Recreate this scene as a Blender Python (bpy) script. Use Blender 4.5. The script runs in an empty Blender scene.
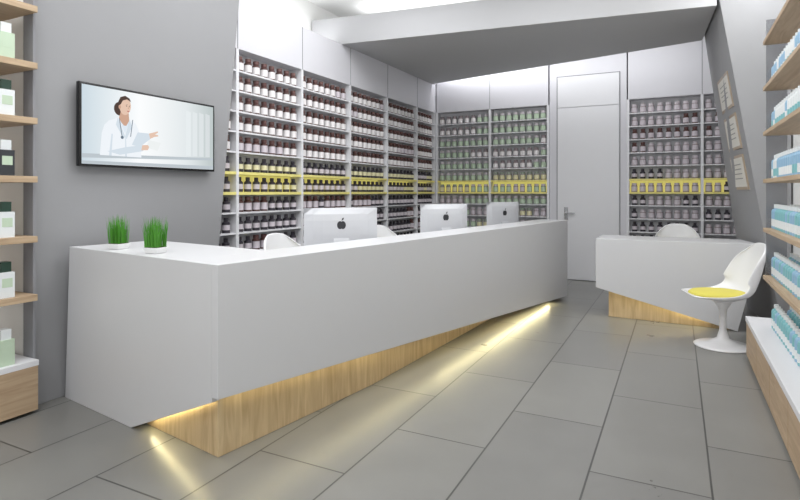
import bpy, bmesh, math, random
from mathutils import Vector, Matrix
random.seed(4)
sc = bpy.context.scene
sc.view_settings.view_transform = 'Standard'
sc.view_settings.look = 'None'

def lin(c):
    c = c/255.0
    return c/12.92 if c <= 0.04045 else ((c+0.055)/1.055)**2.4
def rgb(r, g, b): return (lin(r), lin(g), lin(b), 1)

# ------------------------------------------------------------ materials
def mat(name, col, rough=0.5, metal=0.0, emit=None, estr=0.0, noise=0.0, nscale=8, coat=0.0, trans=0.0, spec=0.5):
    m = bpy.data.materials.new(name); m.use_nodes = True
    nt = m.node_tree; b = nt.nodes['Principled BSDF']
    b.inputs['Base Color'].default_value = col
    b.inputs['Roughness'].default_value = rough
    b.inputs['Metallic'].default_value = metal
    b.inputs['Coat Weight'].default_value = coat
    b.inputs['Specular IOR Level'].default_value = spec
    b.inputs['Transmission Weight'].default_value = trans
    if emit:
        b.inputs['Emission Color'].default_value = emit
        b.inputs['Emission Strength'].default_value = estr
    if noise > 0:
        tc = nt.nodes.new('ShaderNodeTexCoord'); n = nt.nodes.new('ShaderNodeTexNoise')
        n.inputs['Scale'].default_value = nscale; n.inputs['Detail'].default_value = 4
        r = nt.nodes.new('ShaderNodeMapRange')
        r.inputs['To Min'].default_value = 1-noise; r.inputs['To Max'].default_value = 1+noise
        mx = nt.nodes.new('ShaderNodeVectorMath'); mx.operation = 'SCALE'
        mx.inputs[0].default_value = col[:3]
        nt.links.new(tc.outputs['Object'], n.inputs['Vector'])
        nt.links.new(n.outputs['Fac'], r.inputs['Value'])
        nt.links.new(r.outputs['Result'], mx.inputs['Scale'])
        nt.links.new(mx.outputs[0], b.inputs['Base Color'])
    return m

def wood_mat(name, c1, c2, axis=2):
    m = bpy.data.materials.new(name); m.use_nodes = True
    nt = m.node_tree; b = nt.nodes['Principled BSDF']; b.inputs['Roughness'].default_value = 0.5
    tc = nt.nodes.new('ShaderNodeTexCoord'); mp = nt.nodes.new('ShaderNodeMapping')
    s = [14, 14, 14]; s[axis] = 1.2
    mp.inputs['Scale'].default_value = s
    n = nt.nodes.new('ShaderNodeTexNoise'); n.inputs['Scale'].default_value = 1.6
    n.inputs['Detail'].default_value = 8; n.inputs['Distortion'].default_value = 1.2
    cr = nt.nodes.new('ShaderNodeValToRGB')
    cr.color_ramp.elements[0].position = 0.3; cr.color_ramp.elements[0].color = c1
    cr.color_ramp.elements[1].position = 0.7; cr.color_ramp.elements[1].color = c2
    nt.links.new(tc.outputs['Object'], mp.inputs['Vector']); nt.links.new(mp.outputs[0], n.inputs['Vector'])
    nt.links.new(n.outputs['Fac'], cr.inputs[0]); nt.links.new(cr.outputs[0], b.inputs['Base Color'])
    return m

def tile_mat():
    m = bpy.data.materials.new('floor_tiles'); m.use_nodes = True
    nt = m.node_tree; b = nt.nodes['Principled BSDF']
    tc = nt.nodes.new('ShaderNodeTexCoord'); sp = nt.nodes.new('ShaderNodeSeparateXYZ')
    ad = nt.nodes.new('ShaderNodeMath'); ad.operation = 'ADD'; ad.inputs[1].default_value = 0.395+0.54*20
    cb = nt.nodes.new('ShaderNodeCombineXYZ')
    br = nt.nodes.new('ShaderNodeTexBrick')
    br.inputs['Scale'].default_value = 1; br.inputs['Brick Width'].default_value = 1.15
    br.inputs['Row Height'].default_value = 0.54; br.inputs['Mortar Size'].default_value = 0.005
    br.inputs['Mortar Smooth'].default_value = 0.1
    br.inputs['Color1'].default_value = rgb(130, 129, 125)
    br.inputs['Color2'].default_value = rgb(122, 121, 118)
    br.inputs['Mortar'].default_value = rgb(72, 72, 70)
    n = nt.nodes.new('ShaderNodeTexNoise'); n.inputs['Scale'].default_value = 3; n.inputs['Detail'].default_value = 6
    mx = nt.nodes.new('ShaderNodeMix'); mx.data_type = 'RGBA'; mx.blend_type = 'OVERLAY'
    mx.inputs[0].default_value = 0.12
    rr = nt.nodes.new('ShaderNodeMapRange'); rr.inputs['To Min'].default_value = 0.24; rr.inputs['To Max'].default_value = 0.36
    L = nt.links.new
    L(tc.outputs['Object'], sp.inputs[0]); L(sp.outputs['Y'], cb.inputs['X']); L(sp.outputs['X'], ad.inputs[0])
    L(ad.outputs[0], cb.inputs['Y']); L(cb.outputs[0], br.inputs['Vector'])
    L(tc.outputs['Object'], n.inputs['Vector'])
    L(br.outputs['Color'], mx.inputs[6]); L(n.outputs['Fac'], mx.inputs[7]); L(mx.outputs[2], b.inputs['Base Color'])
    L(n.outputs['Fac'], rr.inputs['Value']); L(rr.outputs['Result'], b.inputs['Roughness'])
    bp = nt.nodes.new('ShaderNodeBump'); bp.inputs['Strength'].default_value = 0.3; bp.inputs['Distance'].default_value = 0.004
    bp.invert = True
    L(br.outputs['Fac'], bp.inputs['Height']); L(bp.outputs[0], b.inputs['Normal'])
    return m

M_white = mat('white_lacquer', rgb(226, 226, 229), 0.4, noise=0.01)
M_counter = mat('counter_solid_surface', rgb(209, 209, 211), 0.38, noise=0.01)
M_fascia = mat('fascia_paint', rgb(214, 213, 218), 0.5, noise=0.01)
M_grey = mat('grey_wall_paint', rgb(148, 148, 150), 0.7, noise=0.015)
M_greyd = mat('grey_partition_paint', rgb(152, 152, 154), 0.65, noise=0.015)
M_wallw = mat('wall_white', rgb(234, 234, 232), 0.7, noise=0.01)
M_ceil = mat('ceiling_white', rgb(245, 245, 243), 0.8)
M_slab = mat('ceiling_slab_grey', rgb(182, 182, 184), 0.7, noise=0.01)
M_wood = wood_mat('oak_wood', rgb(190, 162, 122), rgb(220, 196, 156), 2)
M_woodh = wood_mat('oak_wood_shelf', rgb(166, 140, 112), rgb(196, 172, 142), 1)
M_yel = mat('yellow_laminate', rgb(234, 224, 138), 0.5)
M_yelg = mat('yellow_self_glow', rgb(238, 228, 140), 0.5, emit=rgb(234, 224, 134), estr=0.4)  # emission put into the yellow so the shelf band reads brighter
M_seam = mat('shadow_gap', rgb(140, 140, 144), 0.8)
M_glass = mat('bottle_amber', rgb(80, 52, 48), 0.3, noise=0.2, nscale=3)
M_cap = mat('bottle_cap_brown', rgb(104, 72, 68), 0.45)
M_label = mat('bottle_label', rgb(230, 226, 226), 0.6)
M_dkblue = mat('bottle_dark', rgb(58, 54, 62), 0.35)
M_mauve = mat('jar_pale_label', rgb(206, 198, 204), 0.55)
M_greenlab = mat('jar_green_label', rgb(190, 208, 184), 0.55)
M_taupe = mat('jar_taupe', rgb(146, 134, 136), 0.5)
M_sage = mat('jar_sage', rgb(150, 162, 146), 0.5)
M_cream = mat('label_cream', rgb(224, 218, 180), 0.6)
M_black = mat('black_plastic', rgb(18, 18, 20), 0.25)
M_alu = mat('aluminium', rgb(212, 213, 217), 0.35, metal=0.2)
M_chrome = mat('chrome', rgb(190, 190, 192), 0.2, metal=1)
M_logo = mat('emblem_dark', rgb(50, 50, 54), 0.3)
M_grass = mat('grass_green', rgb(78, 150, 44), 0.5, noise=0.3, nscale=20)
M_soil = mat('soil', rgb(60, 45, 32), 0.9)
M_pot = mat('white_pot', rgb(235, 235, 235), 0.4)
M_plast = mat('chair_white_plastic', rgb(236, 236, 238), 0.3, coat=0.3)
M_cush = mat('cushion_yellow', rgb(220, 208, 96), 0.8)
M_back = mat('backlit_panel', rgb(240, 240, 240), 0.6, emit=(1, .98, .95, 1), estr=0.65)
M_smoke = mat('smoked_glass', rgb(190, 192, 196), 0.1, trans=.9)
M_teal = mat('lotion_teal', rgb(128, 184, 190), 0.3)
M_white2 = mat('package_white', rgb(224, 228, 229), 0.4)
M_dgreen = mat('package_dark_green', rgb(36, 62, 50), 0.4)
M_blk2 = mat('package_charcoal', rgb(52, 54, 58), 0.4)
M_blue = mat('package_blue', rgb(146, 182, 208), 0.4)
M_paper = mat('certificate_paper', rgb(225, 222, 214), 0.6)
M_frame = mat('certificate_frame', rgb(176, 158, 138), 0.4)
M_line = mat('certificate_print', rgb(150, 148, 145), 0.6)

# ------------------------------------------------------------ mesh builder
class MB:
    def __init__(s, T=None): s.v=[]; s.f=[]; s.mi=[]; s.ml=[]; s.T=T
    def m(s, mt):
        if mt not in s.ml: s.ml.append(mt)
        return s.ml.index(mt)
    def add(s, vs, fs, mt):
        b = len(s.v); k = s.m(mt)
        s.v += [s.T(*p) if s.T else tuple(p) for p in vs]
        for f in fs: s.f.append([i+b for i in f]); s.mi.append(k)
    def box(s, x0, x1, y0, y1, z0, z1, mt):
        s.add([(x0,y0,z0),(x1,y0,z0),(x1,y1,z0),(x0,y1,z0),(x0,y0,z1),(x1,y0,z1),(x1,y1,z1),(x0,y1,z1)],
              [(0,3,2,1),(4,5,6,7),(0,1,5,4),(1,2,6,5),(2,3,7,6),(3,0,4,7)], mt)
    def hull(s, bot, top, mt):       # matching loops
        n=len(bot)
        s.add(list(bot)+list(top), [tuple(range(n))[::-1], tuple(range(n,2*n))]+[(i,(i+1)%n,n+(i+1)%n,n+i) for i in range(n)], mt)
    def lathe(s, cx, cy, z0, prof, seg=10, mts=None, mt=None, sx=1, sy=1):
        n=len(prof)
        for i in range(n-1):
            r0,a=prof[i]; r1,b=prof[i+1]
            vs=[]
            for r,z in ((r0,a),(r1,b)):
                for k in range(seg):
                    t=2*math.pi*k/seg
                    vs.append((cx+r*sx*math.cos(t), cy+r*sy*math.sin(t), z0+z))
            s.add(vs,[(k,(k+1)%seg,seg+(k+1)%seg,seg+k) for k in range(seg)], mts[i] if mts else mt)
    def build(s, name, bevel=0, smooth=False, parent=None, merge=False):
        me=bpy.data.meshes.new(name); me.from_pydata(s.v,[],s.f)
        for mt in s.ml: me.materials.append(mt)
        for p,k in zip(me.polygons,s.mi): p.material_index=k; p.use_smooth=smooth
        bm=bmesh.new(); bm.from_mesh(me)
        if merge: bmesh.ops.remove_doubles(bm,verts=bm.verts,dist=1e-5)
        bmesh.ops.recalc_face_normals(bm,faces=bm.faces); bm.to_mesh(me); bm.free()
        o=bpy.data.objects.new(name,me); sc.collection.objects.link(o)
        if bevel:
            b=o.modifiers.new('bevel','BEVEL'); b.width=bevel; b.segments=2; b.limit_method='ANGLE'
        if parent: o.parent=parent
        return o
def empty(name, loc=(0,0,0), rz=0):
    e=bpy.data.objects.new(name,None); sc.collection.objects.link(e); e.location=loc; e.rotation_euler=(0,0,rz); return e
def boxobj(name, x0,x1,y0,y1,z0,z1, mt, bevel=0):
    b=MB(); b.box(x0,x1,y0,y1,z0,z1,mt); return b.build(name,bevel)

# ------------------------------------------------------------ room shell
XL,XR,YF,YB,ZC=-4.3,1.0,-2.2,9.35,3.9
boxobj('floor',XL-.1,XR+.1,YF-.1,YB+.1,-.1,0,tile_mat())
boxobj('ceiling',XL-.1,XR+.1,YF-.1,YB+.1,ZC,ZC+.1,M_ceil)
boxobj('wall_left',XL-.1,XL,YF,YB,0,ZC,M_wallw)
boxobj('wall_right',XR,XR+.1,YF,YB,0,ZC,M_wallw)
boxobj('wall_back',XL-.1,XR+.1,YB,YB+.1,0,ZC,M_wallw)
# unseen shop front behind the viewer: two unglazed openings left to admit world light
b=MB()
b.box(XL,XR,YF-.1,YF,3.3,ZC,M_wallw); b.box(XL,XL+.5,YF-.1,YF,0,3.3,M_wallw); b.box(XR-.4,XR,YF-.1,YF,0,3.3,M_wallw)
b.box(-1.9,-1.8,YF-.1,YF,0,3.3,M_wallw); b.box(XL,XR,YF-.1,YF,0,.15,M_wallw)
b.build('wall_front')

# TV wall with leaning edge (thin partition in front of the shelf run)
b=MB()
y0=2.09
b.hull([(-3.835,y0,0),(-3.75,y0,0),(-3.75,3.625,0),(-3.835,3.625,0)],
       [(-3.835,y0,3.895),(-3.75,y0,3.895),(-3.75,4.06,3.895),(-3.835,4.06,3.895)],M_grey)
b.build('wall_television',.004)
boxobj('wall_left_return',-4.29,-3.84,2.09,2.17,0,3.895,M_wallw)
boxobj('trim_shelf_end',-3.80,-3.69,2.068,2.085,.0,3.89,M_seam,.003)
boxobj('wall_left_header',-4.28,-3.75,-1.2,2.02,3.3,3.895,M_grey)

# right leaning partition
b=MB()
b.hull([(.92,6.43,0),(.985,6.43,0),(.985,7.82,0),(.758,7.82,0)],
       [(.296,6.43,3.895),(.985,6.43,3.895),(.985,7.82,3.895),(.228,7.82,3.895)],M_greyd)
b.build('wall_partition',.003)

# dropped ceiling slab
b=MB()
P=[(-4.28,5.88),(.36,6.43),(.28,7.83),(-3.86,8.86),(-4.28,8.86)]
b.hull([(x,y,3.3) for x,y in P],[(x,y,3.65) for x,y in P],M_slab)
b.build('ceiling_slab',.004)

# ------------------------------------------------------------ shelving
ZL=[.6+.2*i for i in range(12)]   # .6 .. 2.8
def shelving(name,T,divs,depth,ztop_fascia):
    """local frame: x along run, y into the shelf (0=front)"""
    b=MB(T); a,c=divs[0],divs[-1]
    bk=.17
    b.box(a,c,bk,depth,.0,2.81,M_white)
    b.box(a,c,.0,bk,.0,.08,M_white)
    for d in divs: b.box(d-.018,d+.018,0,bk,0,2.81,M_white)
    for i in range(len(divs)-1):
        p,q=divs[i]+.018,divs[i+1]-.018
        for z in ZL[:-1]:
            yl = abs(z-1.4)<.01 or abs(z-1.6)<.01
            b.box(p,q,.0 if yl else .004,bk,z-(.028 if yl else .016),z,M_yel if yl else M_white)
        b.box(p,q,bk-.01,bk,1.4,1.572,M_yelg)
        mid=(p+q)/2
        b.box(p,mid-.002,.002,.02,.085,.575,M_white); b.box(mid+.002,q,.002,.02,.085,.575,M_white)
    b.box(a,c,0,depth,2.81,ztop_fascia,M_fascia)
    for d in divs[1:-1]: b.box(d-.004,d+.004,-.003,.01,2.81,ztop_fascia,M_seam)
    return b.build(name)
DL=[3.03,4.07,5.11,6.15,7.19,8.23,8.98]
TL=lambda x,y,z:(-3.85-y,x,z)
shelving('pharmacy_shelving',TL,DL,.4,3.3)
TB=lambda x,y,z:(x,9.0+y,z)
DB=[-3.83,-2.85,-1.87]; shelving('pharmacy_shelving',TB,DB,.33,3.89)
DR=[-.67,.32,.95]; shelving('pharmacy_shelving',TB,DR,.33,3.89)
boxobj('trim_corner',-4.28,-3.85,8.99,9.34,0,3.89,M_fascia)

def bottle(b,x,y,z,kind,s=1.0):
    if kind in('amber','amberc'):
        lb=M_label if kind=='amber' else M_mauve
        b.lathe(x,y,z,[(.001,.001),(.040,.001),(.041,.018),(.0415,.09),(.040,.105),(.026,.12),(.030,.122),(.030,.155),(.001,.156)],10,
            [M_glass,M_glass,lb,M_glass,M_glass,M_cap,M_cap,M_cap])
    elif kind in('dark','darkc'):
        lb=M_mauve if kind=='dark' else M_cream
        b.lathe(x,y,z,[(.001,.001),(.038,.001),(.039,.03),(.039,.08),(.038,.1),(.02,.115),(.022,.118),(.022,.15),(.001,.151)],10,
            [M_dkblue,M_dkblue,lb,M_dkblue,M_dkblue,M_dkblue,M_dkblue,M_dkblue])
    else:
        bd,lb,cp={'green':(M_sage,M_greenlab,M_mauve),'mauve':(M_taupe,M_mauve,M_mauve),'cream':(M_taupe,M_cream,M_sage),'pale':(M_taupe,M_label,M_taupe)}[kind]
        b.lathe(x,y,z,[(.001,.001),(.043,.001),(.044,.016),(.044,.085),(.043,.098),(.036,.10),(.036,.135),(.001,.136)],10,
            [bd,bd,lb,bd,bd,cp,cp])
def fill(T,divs,kindf):
    b=MB(T)
    for i in range(len(divs)-1):
        p,q=divs[i]+.03,divs[i+1]-.03
        nn=max(2,round((q-p)/.122)); st=(q-p)/nn
        for z in ZL[:-1]:
            kinds=kindf(z); kd=random.choice(kinds)
            for k in range(nn):
                if random.random()<.25: kd=random.choice(kinds)
                bottle(b,p+st*(k+.5)+random.uniform(-.004,.004),.065,z,kd)
    return b.build('medicine_bottles',smooth=True,merge=False)
fill(TL,DL,lambda z:['amber','amber','amber','amberc'] if z>1.7 else (['dark','darkc'] if z>1.3 else ['dark','dark','amberc']))
fill(TB,DB,lambda z:['green','green','pale'] if z>1.7 else ['green','cream','mauve'])
fill(TB,DR,lambda z:['mauve','mauve','amberc'] if z>1.7 else ['dark','mauve'])

# ------------------------------------------------------------ door
b=MB()
b.box(-1.85,-.69,9.02,9.33,0,3.89,M_fascia)
b.box(-1.735,-1.725,9.012,9.025,0,3.25,M_seam); b.box(-.79,-.78,9.012,9.025,0,3.25,M_seam)
b.box(-1.735,-.78,9.012,9.025,3.245,3.255,M_seam)
b.box(-1.72,-.795,9.0,9.03,.01,2.74,M_white); b.box(-1.72,-.795,9.0,9.03,2.75,3.24,M_white)
b.box(-1.60,-1.57,8.94,9.0,1.05,1.08,M_chrome); b.box(-1.60,-1.44,8.93,8.95,1.055,1.075,M_chrome)
b.box(-1.615,-1.555,8.99,9.001,.96,1.16,M_chrome)
b.build('door_1',.003)

# ------------------------------------------------------------ reception counter
A=(-2.078,2.055); U=(.1441,.9892); V=(-.9892,.1441)
def LC(s,p,z): return (A[0]+s*U[0]+p*V[0], A[1]+s*U[1]+p*V[1], z)
b=MB(LC)
H=1.03; LEN=5.45
def fpanel(pts,p0,p1): b.hull([(s,p0,z) for s,z in pts],[(s,p1,z) for s,z in pts],M_counter)
fpanel([(0,H),(0,.345),(LEN,.03),(LEN,H)],0,.05)
pe=[(.05,H),(.05,.32),(.825,0.0),(1.665,0.0),(1.60,H)]
b.hull([(0,p,z) for p,z in pe],[(.05,p,z) for p,z in pe],M_counter)
b.box(.05,LEN,.05,.36,H-.06,H,M_counter)
b.box(.05,.62,.36,1.60,H-.06,H,M_counter)
b.box(.05,LEN,.33,.36,.80,H-.06,M_counter)
b.box(.59,.62,.36,1.58,.12,H-.06,M_counter)
b.box(LEN-.05,LEN,.05,1.0,0.03,.76,M_counter)
b.box(.62,LEN-.05,.36,1.0,.72,.76,M_counter)
b.box(.62,LEN-.05,.56,.59,.1,.72,M_counter)
for s in (2.2,3.9): b.box(s,s+.04,.59,.95,0,.72,M_counter)
# wood plinth: flush at the near corner, drawing back towards the far end
pw=[(.07,.09),(1.4,.10),(LEN-.35,.42),(LEN-.35,.55),(.55,.55),(.55,.80),(.085,.80)]
b.hull([(s,p,0) for s,p in pw],[(s,p,.36) for s,p in pw],M_wood)
b.build('reception_counter',.003)

# ------------------------------------------------------------ consultation desk
b=MB(); Y0=6.42; HD=.88
pts=[(-.81,HD),(-.81,.34),(.54,0),(.745,HD)]
b.hull([(x,Y0,z) for x,z in pts],[(x,Y0+.05,z) for x,z in pts],M_counter)
b.hull([(-.81,Y0+.05,HD-.05),(.72,Y0+.05,HD-.05),(.60,7.05,HD-.05),(-.81,7.05,HD-.05)],
       [(-.81,Y0+.05,HD),(.74,Y0+.05,HD),(.62,7.05,HD),(-.81,7.05,HD)],M_counter)
b.box(-.81,-.76,Y0+.05,7.05,.33,HD-.05,M_counter)
b.hull([(-.69,6.56,0),(.50,6.475,0),(.50,6.9,0),(-.69,6.9,0)],[(-.69,6.56,.42),(.50,6.475,.42),(.50,6.9,.42),(-.69,6.9,.42)],M_wood)
b.build('consultation_desk',.003)

# ------------------------------------------------------------ tulip chairs
def chair(loc,rz,cushion=True,sc_=1.0):
    e=empty('tulip_chair',loc,rz); e.scale=(sc_,sc_,sc_)
    b=MB(); b.lathe(0,0,0,[(.001,.0),(.235,.0),(.24,.008),(.22,.018),(.12,.035),(.05,.075),(.03,.15),(.027,.25),(.035,.34),(.07,.40),(.13,.43),(.001,.435)],40,mt=M_plast)
    b.build('pedestal',smooth=True,parent=e,merge=True)
    prof=[(.31,.478,.15,.0,.0),(.28,.462,.22,.01,0),(.16,.445,.26,.035,0),(.0,.435,.275,.055,0),(-.12,.445,.275,.09,.02),
          (-.2,.49,.27,.11,.08),(-.245,.58,.265,.03,.16),(-.275,.68,.26,0,.15),(-.295,.78,.25,-.02,.13),(-.31,.87,.225,-.05,.10),(-.318,.925,.17,-.05,.05),(-.32,.945,.10,-.02,.02)]
    vs=[];N=9
    for (x,z,w,dz,dx) in prof:
        for k in range(N):
            t=-1+2*k/(N-1); a=abs(t)**2.2
            vs.append((x+dx*a, w*math.sin(t*math.pi/2)/1.0, z+dz*a))
    fs=[(i*N+k,i*N+k+1,(i+1)*N+k+1,(i+1)*N+k) for i in range(len(prof)-1) for k in range(N-1)]
    b=MB(); b.add(vs,fs,M_plast); o=b.build('shell',smooth=True,parent=e)
    m=o.modifiers.new('sol','SOLIDIFY'); m.thickness=.014; m.offset=0
    m=o.modifiers.new('sub','SUBSURF'); m.levels=2; m.render_levels=2
    if cushion:
        b=MB(); b.lathe(.045,0,.448,[(.001,.0),(.18,.0),(.21,.014),(.215,.034),(.195,.052),(.1,.06),(.001,.062)],32,mt=M_cush,sx=1.12)
        b.build('seat_cushion',smooth=True,parent=e,merge=True)
    return e
chair((.37,5.76,0),math.radians(196))
def wc(s,p): q=LC(s,p,0); return (q[0],q[1],0)
cang=math.atan2(-V[1],-V[0])   # facing the counter
chair(wc(1.62,.98),cang+.15,sc_=1.1); chair(wc(3.0,.98),cang-.1,sc_=1.1); chair(wc(4.5,.98),cang,sc_=1.06)
chair((.0,7.42,0),math.radians(-90),sc_=1.06)

# ------------------------------------------------------------ desktop computers
def computer(s,p,ang):
    q=LC(s,p,0); e=empty('desktop_computer',(q[0],q[1],.761),ang)
    w=.30
    b=MB(); zt=.51; zb=.10
    b.hull([(-w,.0,zb),(w,.0,zb),(w,.0,zt),(-w,.0,zt)],[(-w,-.008,zb),(w,-.008,zb),(w,-.008,zt),(-w,-.008,zt)],M_alu)
    # gently bulged back
    N=8; vs=[]; 
    for j in range(N+1):
        for i in range(N+1):
            u=-1+2*i/N; v=-1+2*j/N
            vs.append((u*w,-.008-.028*(1-u**4)*(1-v**4),(zb+zt)/2+v*(zt-zb)/2))
    b.add(vs,[(j*(N+1)+i,j*(N+1)+i+1,(j+1)*(N+1)+i+1,(j+1)*(N+1)+i) for j in range(N) for i in range(N)],M_alu)
    b.box(-w+.01,w-.01,0,.003,zb+.06,zt-.01,M_black)
    b.build('screen',parent=e)
    b=MB(); b.box(-.09,.09,-.12,.06,0,.012,M_alu)
    b.hull([(-.07,-.10,.01),(.07,-.10,.01),(.07,-.085,.01),(-.07,-.085,.01)],[(-.065,-.045,.26),(.065,-.045,.26),(.065,-.03,.26),(-.065,-.03,.26)],M_alu)
    b.build('stand',.003,parent=e)
    b=MB(); n=20; cz=.37; R=.034
    for sx in (-1,1):
        vs=[(sx*.012+R*.7*math.cos(2*math.pi*k/n),-.0368-.0003*sx,cz+R*math.sin(2*math.pi*k/n)*.95) for k in range(n)]
        b.add(vs,[tuple(range(n))],M_logo)
    b.add([(0,-.037,cz+.036),(.006,-.037,cz+.055),(.02,-.037,cz+.062),(.016,-.037,cz+.045)],[(0,1,2,3)],M_logo)
    b.build('emblem',parent=e)
TH=math.radians(26.88)
for s,p,a in ((1.645,.62,14),(3.30,.62,30),(4.78,.62,38)):
    computer(s,p,TH+math.radians(a))

# ------------------------------------------------------------ potted grass
def grass(s,p):
    q=LC(s,p,0); e=empty('potted_grass',(q[0],q[1],H+.001),.144)
    b=MB(); b.hull([(-.04,-.04,0),(.04,-.04,0),(.04,.04,0),(-.04,.04,0)],[(-.05,-.05,.035),(.05,-.05,.035),(.05,.05,.035),(-.05,.05,.035)],M_pot)
    b.box(-.045,.045,-.045,.045,.03,.037,M_soil); b.build('pot',.003,parent=e)
    b=MB()
    for i in range(170):
        x,y=random.uniform(-.045,.045),random.uniform(-.045,.045); h=random.uniform(.12,.20)
        a=random.uniform(0,6.28); w=.0026; l=random.uniform(0,.022)+.15*abs(x)
        dx,dy=math.cos(a)*w,math.sin(a)*w; ex,ey=x*1.15+math.cos(a+1)*l,y*1.15+math.sin(a+1)*l
        mx_,my_=x*1.08+(ex-x)*.25,y*1.08+(ey-y)*.25
        b.add([(x-dx,y-dy,.035),(x+dx,y+dy,.035),(mx_+dx*.8,my_+dy*.8,.035+h*.55),(mx_-dx*.8,my_-dy*.8,.035+h*.55),(ex,ey,.035+h)],[(0,1,2,3),(3,2,4)],M_grass)
    b.build('grass_blades',parent=e)
grass(.12,1.19); grass(.12,.76)

# ------------------------------------------------------------ television
e=empty('television',(-3.742,2.985,1.875))
def TT(u,v,o=0): return (o,u,v)
b=MB(); hw,hh=.62,.295
b.box(.025,.06,-hw,hw,-hh,hh,M_black); b.box(0,.025,-.3,.3,-.2,.2,M_black)
b.build('bezel',.006,parent=e)
def em(name,c,s=1.0):
    m=mat(name,(0,0,0,1),1,emit=c,estr=s,spec=0); return m
m=em('screen_picture',rgb(226,236,242),1.0); nt=m.node_tree
tc=nt.nodes.new('ShaderNodeTexCoord'); sp=nt.nodes.new('ShaderNodeSeparateXYZ'); cr=nt.nodes.new('ShaderNodeValToRGB')
mr=nt.nodes.new('ShaderNodeMapRange'); mr.inputs['From Min'].default_value=-.6; mr.inputs['From Max'].default_value=.6
nt.links.new(tc.outputs['Object'],sp.inputs[0]); nt.links.new(sp.outputs['Y'],mr.inputs['Value']); nt.links.new(mr.outputs[0],cr.inputs[0])
cr.color_ramp.elements[0].color=rgb(206,220,228); cr.color_ramp.elements[1].color=rgb(190,200,200)
x=cr.color_ramp.elements.new(.38); x.color=rgb(252,254,255)
x=cr.color_ramp.elements.new(.75); x.color=rgb(228,234,236)
nt.links.new(cr.outputs[0],nt.nodes['Principled BSDF'].inputs['Emission Color'])
b=MB(); g=.018
b.add([TT(-hw+g,-hh+g,.0612),TT(hw-g,-hh+g,.0612),TT(hw-g,hh-g,.0612),TT(-hw+g,hh-g,.0612)],[(0,1,2,3)],m)
b.build('screen',parent=e)
E_coat=em('picture_coat',rgb(240,245,250)); E_sh=em('picture_coat_shade',rgb(214,225,234)); E_skin=em('picture_skin',rgb(230,198,178)); E_skin2=em('picture_skin_shade',rgb(208,168,146))
E_hair=em('picture_hair',rgb(84,68,62)); E_st=em('picture_stethoscope',rgb(110,124,138)); E_bar=em('picture_band',rgb(190,199,205)); E_lip=em('picture_lips',rgb(190,110,104))
E_bar2=em('picture_band_light',rgb(238,242,242)); E_shirt=em('picture_shirt',rgb(224,234,244))
b=MB(); lay=[.0616]
def poly(pts,mt): lay[0]+=.0003; b.add([TT(u,v,lay[0]) for u,v in pts],[tuple(range(len(pts)))],mt)
def ell(cx,cy,a,c,mt,n=24,rot=0):
    poly([(cx+a*math.cos(2*math.pi*k/n)*math.cos(rot)-c*math.sin(2*math.pi*k/n)*math.sin(rot),cy+a*math.cos(2*math.pi*k/n)*math.sin(rot)+c*math.sin(2*math.pi*k/n)*math.cos(rot)) for k in range(n)],mt)
poly([(-.60,-.275),(.60,-.275),(.60,-.245),(-.60,-.255)],E_bar)
poly([(-.60,-.235),(.60,-.195),(.60,-.175),(-.60,-.205)],E_bar)
for k in range(4): poly([(.30+k*.07,-.17),(.35+k*.07,-.17),(.35+k*.07,.20),(.30+k*.07,.21)],em('picture_window',rgb(232-5*k,238-5*k,240-5*k)))
ox=-.27
ell(ox-.045,.14,.045,.05,E_hair)
poly([(ox-.20,-.21),(ox-.185,-.05),(ox-.165,.01),(ox-.13,.045),(ox-.05,.075),(ox+.04,.07),(ox+.09,.045),(ox+.115,.0),(ox+.13,-.06),(ox+.14,-.21)],E_coat)
poly([(ox-.05,.075),(ox-.0,-.02),(ox+.035,.065),(ox+.03,.12),(ox-.035,.12)],E_skin2)
poly([(ox-.05,.06),(ox+.0,-.04),(ox+.035,.06),(ox+.01,.02),(ox-.01,.02)],E_shirt)
poly([(ox-.13,-.21),(ox-.11,-.05),(ox-.10,-.05),(ox-.11,-.21)],E_sh)
poly([(ox-.06,.075),(ox-.075,.02),(ox-.01,-.08),(ox+.0,-.06)],E_sh)
poly([(ox+.035,.07),(ox+.06,.02),(ox+.012,-.08),(ox+.0,-.06)],E_sh)
poly([(ox+.0,-.06),(ox+.006,-.06),(ox+.014,-.21),(ox+.0,-.21)],E_sh)
ell(ox+.0,.165,.047,.066,E_skin,rot=-.12)
ell(ox-.045,.155,.010,.016,E_skin2)
poly([(ox-.052,.165),(ox-.058,.19),(ox-.04,.228),(ox+.0,.243),(ox+.035,.228),(ox+.05,.2),(ox+.04,.207),(ox+.015,.218),(ox-.02,.205),(ox-.037,.175)],E_hair)
ell(ox+.010,.168,.006,.003,E_hair); ell(ox+.034,.166,.005,.003,E_hair); ell(ox+.024,.13,.011,.0035,E_lip)
poly([(ox+.026,.165),(ox+.031,.148),(ox+.020,.147)],E_skin2)
poly([(ox+.002,.177),(ox+.018,.181),(ox+.018,.178)],E_hair); poly([(ox+.028,.180),(ox+.042,.177),(ox+.04,.175)],E_hair)
for sg in (-1,1):
    for k in range(7):
        t0,t1=k/7,(k+1)/7
        f=lambda t:(ox+sg*(.055-.02*t)+.005,.07-.13*t)
        (x0_,z0_),(x1_,z1_)=f(t0),f(t1)
        poly([(x0_-.003,z0_),(x0_+.003,z0_),(x1_+.003,z1_),(x1_-.003,z1_)],E_st)
ell(ox-.03,-.07,.012,.012,E_st)
poly([(ox+.05,-.12),(ox+.10,-.02),(ox+.21,-.02),(ox+.215,-.06),(ox+.12,-.13)],E_sh)
poly([(ox+.20,-.02),(ox+.25,-.005),(ox+.28,.005),(ox+.285,-.005),(ox+.255,-.022),(ox+.285,-.025),(ox+.285,-.035),(ox+.25,-.042),(ox+.21,-.06)],E_skin)
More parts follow.
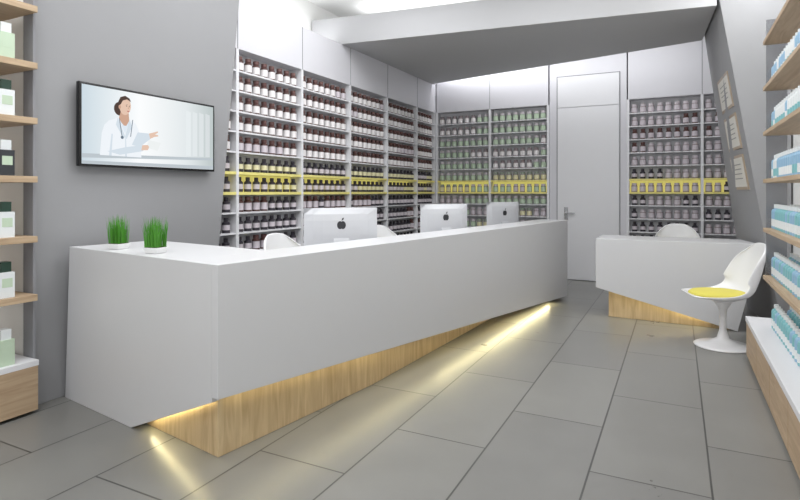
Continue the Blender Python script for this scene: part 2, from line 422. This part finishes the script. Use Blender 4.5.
poly([(ox-.15,-.18),(ox-.0,-.14),(ox+.14,-.115),(ox+.15,-.16),(ox-.05,-.20)],E_sh)
poly([(ox+.17,-.13),(ox+.20,-.07),(ox+.31,-.085),(ox+.28,-.15)],E_bar2)
poly([(ox+.13,-.155),(ox+.14,-.115),(ox+.19,-.11),(ox+.2,-.125),(ox+.19,-.15)],E_skin)
b.build('screen_image',parent=e)

# ------------------------------------------------------------ side product shelves
def pump(b,x,y,z,c1,c2,s=1):
    b.lathe(x,y,z,[(.001,.001),(.032,.001),(.033,.02),(.033,.075),(.033,.13),(.028,.145),(.012,.155),(.016,.157),(.016,.185),(.001,.186)],12,
      [c1,c1,c2,c1,c1,c1,M_white2,M_white2,M_white2],sx=s,sy=s)
def box_p(b,x,y,z,c1,c2,h=.2,w=.035):
    b.box(x-w,x+w,y-w,y+w,z+.001,z+h*.72,c1); b.box(x-w*.7,x+w*.7,y-w*.7,y+w*.7,z+h*.72,z+h,c2)
    b.box(x+w,x+w+.001,y-w*.7,y+w*.7,z+h*.3,z+h*.55,M_greenlab)
    b.box(x-w*.7,x+w*.7,y-w-.001,y-w,z+h*.3,z+h*.55,M_greenlab)
SZ=[.75,1.12,1.50,1.87,2.22,2.58]
# right
e=empty('product_shelving',(0,0,0))
b=MB()
b.box(.975,.99,2.2,5.2,.36,3.0,M_back)
for z in SZ: b.box(.60,.972,2.2,5.12,z-.03,z,M_woodh)
for y in (5.10,4.15,3.1,2.25): b.box(.93,.96,y-.015,y+.015,.36,3.0,M_chrome); 
b.box(.62,.76,5.125,5.135,.72,2.75,M_smoke)
b.build('shelves',.002,parent=e)
b=MB()
b.box(.54,.985,2.2,5.45,.02,.31,M_woodh); b.box(.515,.99,2.2,5.46,.31,.35,M_white)
for i in range(5):
    y1=5.44-i*.65; b.box(.52,.54,y1-.64,y1,.03,.30,M_woodh)
b.build('drawer_base',.002,parent=e)
b=MB()
for z in [.35]+SZ[:-1]:
    y=5.06
    while y>2.4:
        for xx in (.68,.78):
            r=random.random()
            if z in (.35,.75,1.12): pump(b,xx,y,z,M_teal if r<.65 else M_blue,M_white2)
            else: pump(b,xx,y,z,M_white2 if r<.5 else M_blue, M_teal if r<.6 else M_white2)
        y-=.085
b.build('product_bottles',smooth=True,parent=e)
# left
e=empty('product_shelving',(0,0,0))
b=MB()
b.box(-4.27,-4.255,-1.0,2.06,.36,3.3,M_back)
for z in SZ: b.box(-4.25,-3.625,-1.0,2.06,z-.04,z,M_woodh)
for y in (1.95,.9,-.1): b.box(-4.22,-4.19,y-.015,y+.015,.36,3.28,M_chrome)
b.build('shelves',.002,parent=e)
b=MB()
b.box(-4.27,-3.64,-1.0,2.06,.02,.30,M_woodh); b.box(-4.27,-3.62,-1.0,2.065,.30,.335,M_white)
for i in range(4):
    y1=2.06-i*.75; b.box(-3.64,-3.62,y1-.74,y1,.02,.30,M_woodh)
b.build('drawer_base',.002,parent=e)
b=MB()
for z in [.335]+SZ[:-1]:
    y=1.90
    while y>-.6:
        for xx in (-3.70,-3.84):
            r=random.random()
            if r<.6: box_p(b,xx,y,z,M_white2,M_dgreen,.22,.042)
            else: box_p(b,xx,y,z,M_blk2 if r<.8 else M_greenlab,M_white2,.22,.042)
        y-=.12
b.build('product_boxes',parent=e)

# ------------------------------------------------------------ framed certificates on leaning partition
def px(y,z):
    t=(y-6.43)/1.39; near=.92-.160*z; far=.758-.136*z
    return near+(far-near)*t
for zc,yc in ((2.48,6.98),(2.04,6.96),(1.61,6.98)):
    e=empty('framed_certificate',(0,0,0)); b=MB()
    def pl(o,hy,hz,o2,mt):
        c=[(yc-hy,zc-hz),(yc+hy,zc-hz),(yc+hy,zc+hz),(yc-hy,zc+hz)]
        b.hull([(px(y,z)-o,y,z) for y,z in c],[(px(y,z)-o2,y,z) for y,z in c],mt)
    pl(.002,.34,.185,.02,M_frame); pl(.02,.31,.155,.021,M_paper)
    for k in range(4):
        c=[(yc-.2,zc+.08-k*.05),(yc+.2,zc+.08-k*.05),(yc+.2,zc+.09-k*.05),(yc-.2,zc+.09-k*.05)]
        b.add([(px(y,z)-.0225,y,z) for y,z in c],[(0,1,2,3)],M_line)
    b.build('frame',parent=e)

# ------------------------------------------------------------ lights
COOL=(.97,.985,1)
def area(name,loc,rot,sx,sy,e,col=COOL):
    l=bpy.data.lights.new(name,'AREA'); l.shape='RECTANGLE'; l.size=sx; l.size_y=sy; l.energy=e; l.color=col
    o=bpy.data.objects.new(name,l); sc.collection.objects.link(o); o.location=loc; o.rotation_euler=rot; return o
R=math.radians
for i,y in enumerate((-.8,1.2,3.2,4.9)):
    for x in (-2.7,-.9):
        area('ceiling_fill_light',(x,y,3.88),(0,0,0),1.2,1.2,29)  # unseen fill lamps with invented frames, added to light the foreground
        bb=MB(); bb.box(x-.65,x+.65,y-.65,y+.65,3.885,3.899,M_alu); bb.build('ceiling_fill_frame')
area('cove_light_left',(-4.05,4.9,3.33),(R(180),0,0),.25,1.9,6)
area('cove_light_slab',(-1.8,6.5,3.68),(R(180),0,0),4.0,.4,18)
sa=math.atan2(7.83-8.86,.28+3.86)
area('cove_light_back',(-1.74,8.45,3.6),(R(40),0,sa),4.3,.06,26)
area('right_fill_light',(.7,5.8,3.85),(0,0,0),.4,.8,20)  # extra fill lamp, added to lift the dark stretch of right wall
# warm LED lines beneath both counters, following the slanted panel edge, thrown outwards onto the floor
def strip(a,b_,out,e,w=.02):
    a=Vector(a); b_=Vector(b_); x=(b_-a).normalized(); d=Vector(out).normalized(); d=(d-x*d.dot(x)).normalized()
    z=-d; y=z.cross(x)
    l=bpy.data.lights.new('led_light','AREA'); l.shape='RECTANGLE'; l.size=(b_-a).length; l.size_y=w; l.energy=e; l.color=(1,.88,.48)
    o=bpy.data.objects.new('led_light',l); sc.collection.objects.link(o)
    M=Matrix((x,y,z)).transposed().to_4x4(); M.translation=(a+b_)/2; o.matrix_world=M
zb=lambda s:.345-.315*s/LEN+.006
outw=(-V[0],-V[1],-.9)
for s0,s1,en in ((.1,1.2,1.1),(1.2,2.3,1.3),(2.3,3.3,1.9),(3.3,4.3,2.6),(4.3,5.0,1.6)):
    pp=.066 if s0<2 else .085
    strip(LC(s0,pp,zb(s0)),LC(s1,pp,zb(s1)),outw,en)
strip(LC(.068,.12,.31),LC(.068,.72,.06),(-U[0],-U[1],-.9),.9)
strip((-.78,6.49,.345),(.3,6.49,.075),(0,-1,-.9),1.3)

w=bpy.data.worlds.new('world'); sc.world=w; w.use_nodes=True
w.node_tree.nodes['Background'].inputs[0].default_value=(.97,.985,1,1); w.node_tree.nodes['Background'].inputs[1].default_value=1.2

# ------------------------------------------------------------ camera
cam=bpy.data.cameras.new('camera'); co=bpy.data.objects.new('camera',cam); sc.collection.objects.link(co)
co.location=(0,0,1.4); co.rotation_euler=(R(90),0,TH)
cam.sensor_width=36; cam.lens=547/800*36; cam.shift_y=-58/800; cam.clip_start=.05
sc.camera=co
